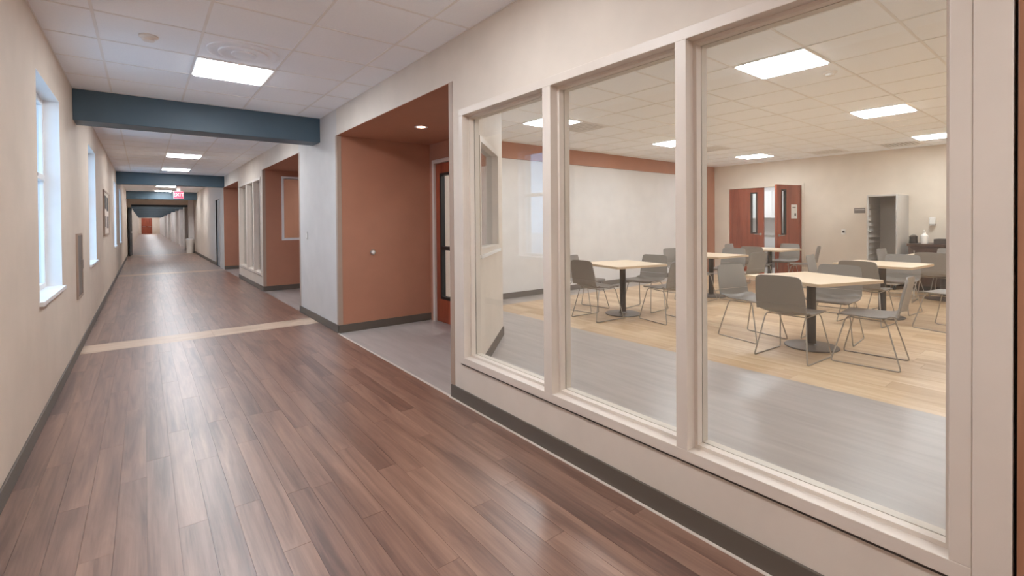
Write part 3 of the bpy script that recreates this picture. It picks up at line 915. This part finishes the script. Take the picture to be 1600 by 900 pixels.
# offsets: per table, side -> (dx, dy, extra rotation)
CH = [
    {'W': (-.50, .05, -4), 'N': (-.12, .62, 8), 'E': (.56, .02, 6), 'S': (.10, -.66, -12)},
    {'W': (-.53, -.02, -3), 'N': (-.06, .60, -14), 'E': (.55, -.02, 5), 'S': (-.15, -.56, 5)},
    {'W': (-.60, .02, -4), 'N': (.02, .60, 6), 'E': (.60, .0, -5), 'S': (-.35, -.75, -16)},
    {'W': (-.58, -.04, 3), 'N': (.05, .58, -6), 'E': (.60, .02, 4), 'S': (.0, -.56, -10)},
    {'W': (-.58, .0, 5), 'N': (.0, .58, 4), 'E': (.56, -.03, -4), 'S': (.04, -.60, 12)},
    {'W': (-.56, .02, 4), 'N': (.0, .56, -5), 'E': (.54, .0, 3), 'S': (.03, -.58, -4)}]
for k, ((x, y), rz, lab, phrase) in enumerate(TABLES):
    t = t0 if not used_t else copy_tree(t0)
    used_t = True
    t.location = (x, y, 0); t.rotation_euler = (0, 0, math.radians(rz))
    tag(t, lab, 'table', 'dining tables')
    for s, (dx, dy, ex) in CH[k].items():
        c = c0 if not used_c else copy_tree(c0)
        used_c = True
        _, a, word = SIDES[s]
        c.location = (x + dx, y + dy, 0); c.rotation_euler = (0, 0, math.radians(a + ex))
        tag(c, 'grey shell chair on the ' + word + ' of ' + phrase, 'chair', 'grey dining chairs')

# ------------------------------------------------------------------ dining room back wall
r = tag(empty('tray_cabinet', (11.18, 2.52, 0)), 'tall open grey metal tray cabinet against the cream wall', 'cabinet')
D_, W_, H_ = .80, .48, 1.82
box('side_panel', 'greymetal', (0, 0, .1), (D_, .025, H_), r, .003)
box('side_panel', 'greymetal', (0, W_ - .025, .1), (D_, W_, H_), r, .003)
box('back_panel', 'greymetal', (D_ - .02, .025, .1), (D_, W_ - .025, H_), r)
box('top_panel', 'greymetal', (0, .025, H_ - .03), (D_ - .02, W_ - .025, H_), r, .003)
box('bottom_panel', 'greymetal', (0, .025, .1), (D_ - .02, W_ - .025, .13), r, .003)
for s in (.03, W_ - .055):
    for k in range(14):
        z = .22 + k * .11
        box('tray_slide', 'chrome', (.03, s, z), (D_ - .05, s + .025, z + .006), r)
for x in (.08, D_ - .08):
    for y in (.06, W_ - .06):
        MB().lathe([(.045, -.015), (.045, .015)], 16, (x, y, .045), 'Y').build('caster', 'black', r, True)
        box('caster_fork', 'chrome', (x - .02, y - .022, .05), (x + .02, y + .022, .1), r)
# dark counter
r = tag(empty('counter', (11.38, .2, 0)), 'dark wood serving counter along the cream wall', 'counter')
box('countertop', 'wenge', (-.03, -.02, .84), (.60, 2.22, .885), r, .004)
box('body', 'wenge', (.0, 0, .1), (.60, 2.20, .84), r)
box('toe_kick', 'black', (.05, .0, 0), (.60, 2.20, .1), r)
for k in range(4):
    d = box('door', 'wenge', (-.02, .01 + k * .55, .12), (0, .54 + k * .55, .82), r, .004)
    box('handle', 'chrome', (-.045, .45 + k * .55, .6), (-.035, .465 + k * .55, .76), d, .002)
    box('handle_post', 'chrome', (-.04, .452 + k * .55, .62), (-.02, .463 + k * .55, .63), d)
r = tag(empty('soap_bottle', (11.50, 2.19, .885)), 'white pump bottle standing on the dark counter', 'bottle')
MB().lathe([(.055, 0), (.058, .01), (.058, .15), (.03, .18), (.02, .2)], 20).build('body', 'plastic', r, True)
m = MB().lathe([(.022, .2), (.022, .225), (.006, .226), (.006, .25)], 12); m.tube([(0, 0, .25), (-.05, 0, .25), (-.06, 0, .243)], .006)
m.build('pump', 'plastic', r, True)
r = tag(empty('coffee_urn', (11.55, 2.36, .885)), 'small dark urn next to the white bottle on the counter', 'urn')
MB().lathe([(.06, 0), (.065, .015), (.06, .1), (.065, .13), (.04, .15)], 20).build('body', 'dark', r, True)
MB().lathe([(.045, .15), (.03, .165), (.01, .175)], 16).build('lid', 'chrome', r, True)
r = tag(empty('serving_tray', (11.60, 1.75, .885)), 'dark serving tray with a raised rim on the counter', 'tray')
m = MB().box(-.16, .16, -.3, .3, 0, .012)
m.build('base', 'dark', r)
for a, b in (((-.16, -.3, .012), (-.145, .3, .09)), ((.145, -.3, .012), (.16, .3, .09)), ((-.145, -.3, .012), (.145, -.285, .09)), ((-.145, .285, .012), (.145, .3, .09))):
    box('rim', 'dark', a, b, r)
# wall fittings on the cream wall
r = tag(empty('room_sign', (BX, 3.34, 1.535)), 'small grey room sign beside the tall metal cabinet', 'sign')
box('plate', 'greydark', (-.006, -.1, -.055), (0, .1, .055), r, .002)
box('strip', 'greymetal', (-.008, -.085, .012), (-.006, .085, .03), r)
r = tag(empty('wall_outlet', (BX, 3.634, 1.08)), 'small steel wall control on the cream wall near the doors', 'wall control')
box('plate', 'plastic', (-.006, -.04, -.06), (0, .04, .06), r, .002)
MB().lathe([(.022, -.006), (.02, -.03)], 16, axis='X').build('knob', 'dark', r, True)
r = tag(empty('soap_dispenser', (BX, 2.157, 1.22)), 'white dispenser mounted on the wall above the counter', 'dispenser')
box('housing', 'plastic', (-.08, -.045, .03), (0, .045, .16), r, .012)
box('lever', 'greymetal', (-.1, -.04, 0), (-.02, .04, .03), r, .004)
# kitchen glimpsed through the doors
r = tag(empty('kitchen_table', (13.9, 5.2, 0)), 'steel kitchen work table behind the open door', 'table')
box('top', 'chrome', (0, 0, .86), (.8, 2.2, .9), r, .004)
box('shelf', 'chrome', (.03, .03, .25), (.77, 2.17, .27), r)
for x in (.03, .73):
    for y in (.03, 2.13):
        box('leg', 'chrome', (x, y, 0), (x + .04, y + .04, .86), r)
r = tag(empty('kitchen_cabinet', (14.57, 5.2, 1.4)), 'white kitchen wall cabinet behind the open door', 'cabinet')
box('body', 'white_paint', (0, 0, 0), (.4, 2.0, .8), r)
for k in range(4):
    d = box('door', 'white_paint', (-.02, .01 + k * .5, .01), (0, .49 + k * .5, .79), r, .004)
    box('knob', 'chrome', (-.04, .42 + k * .5, .1), (-.02, .44 + k * .5, .12), d)
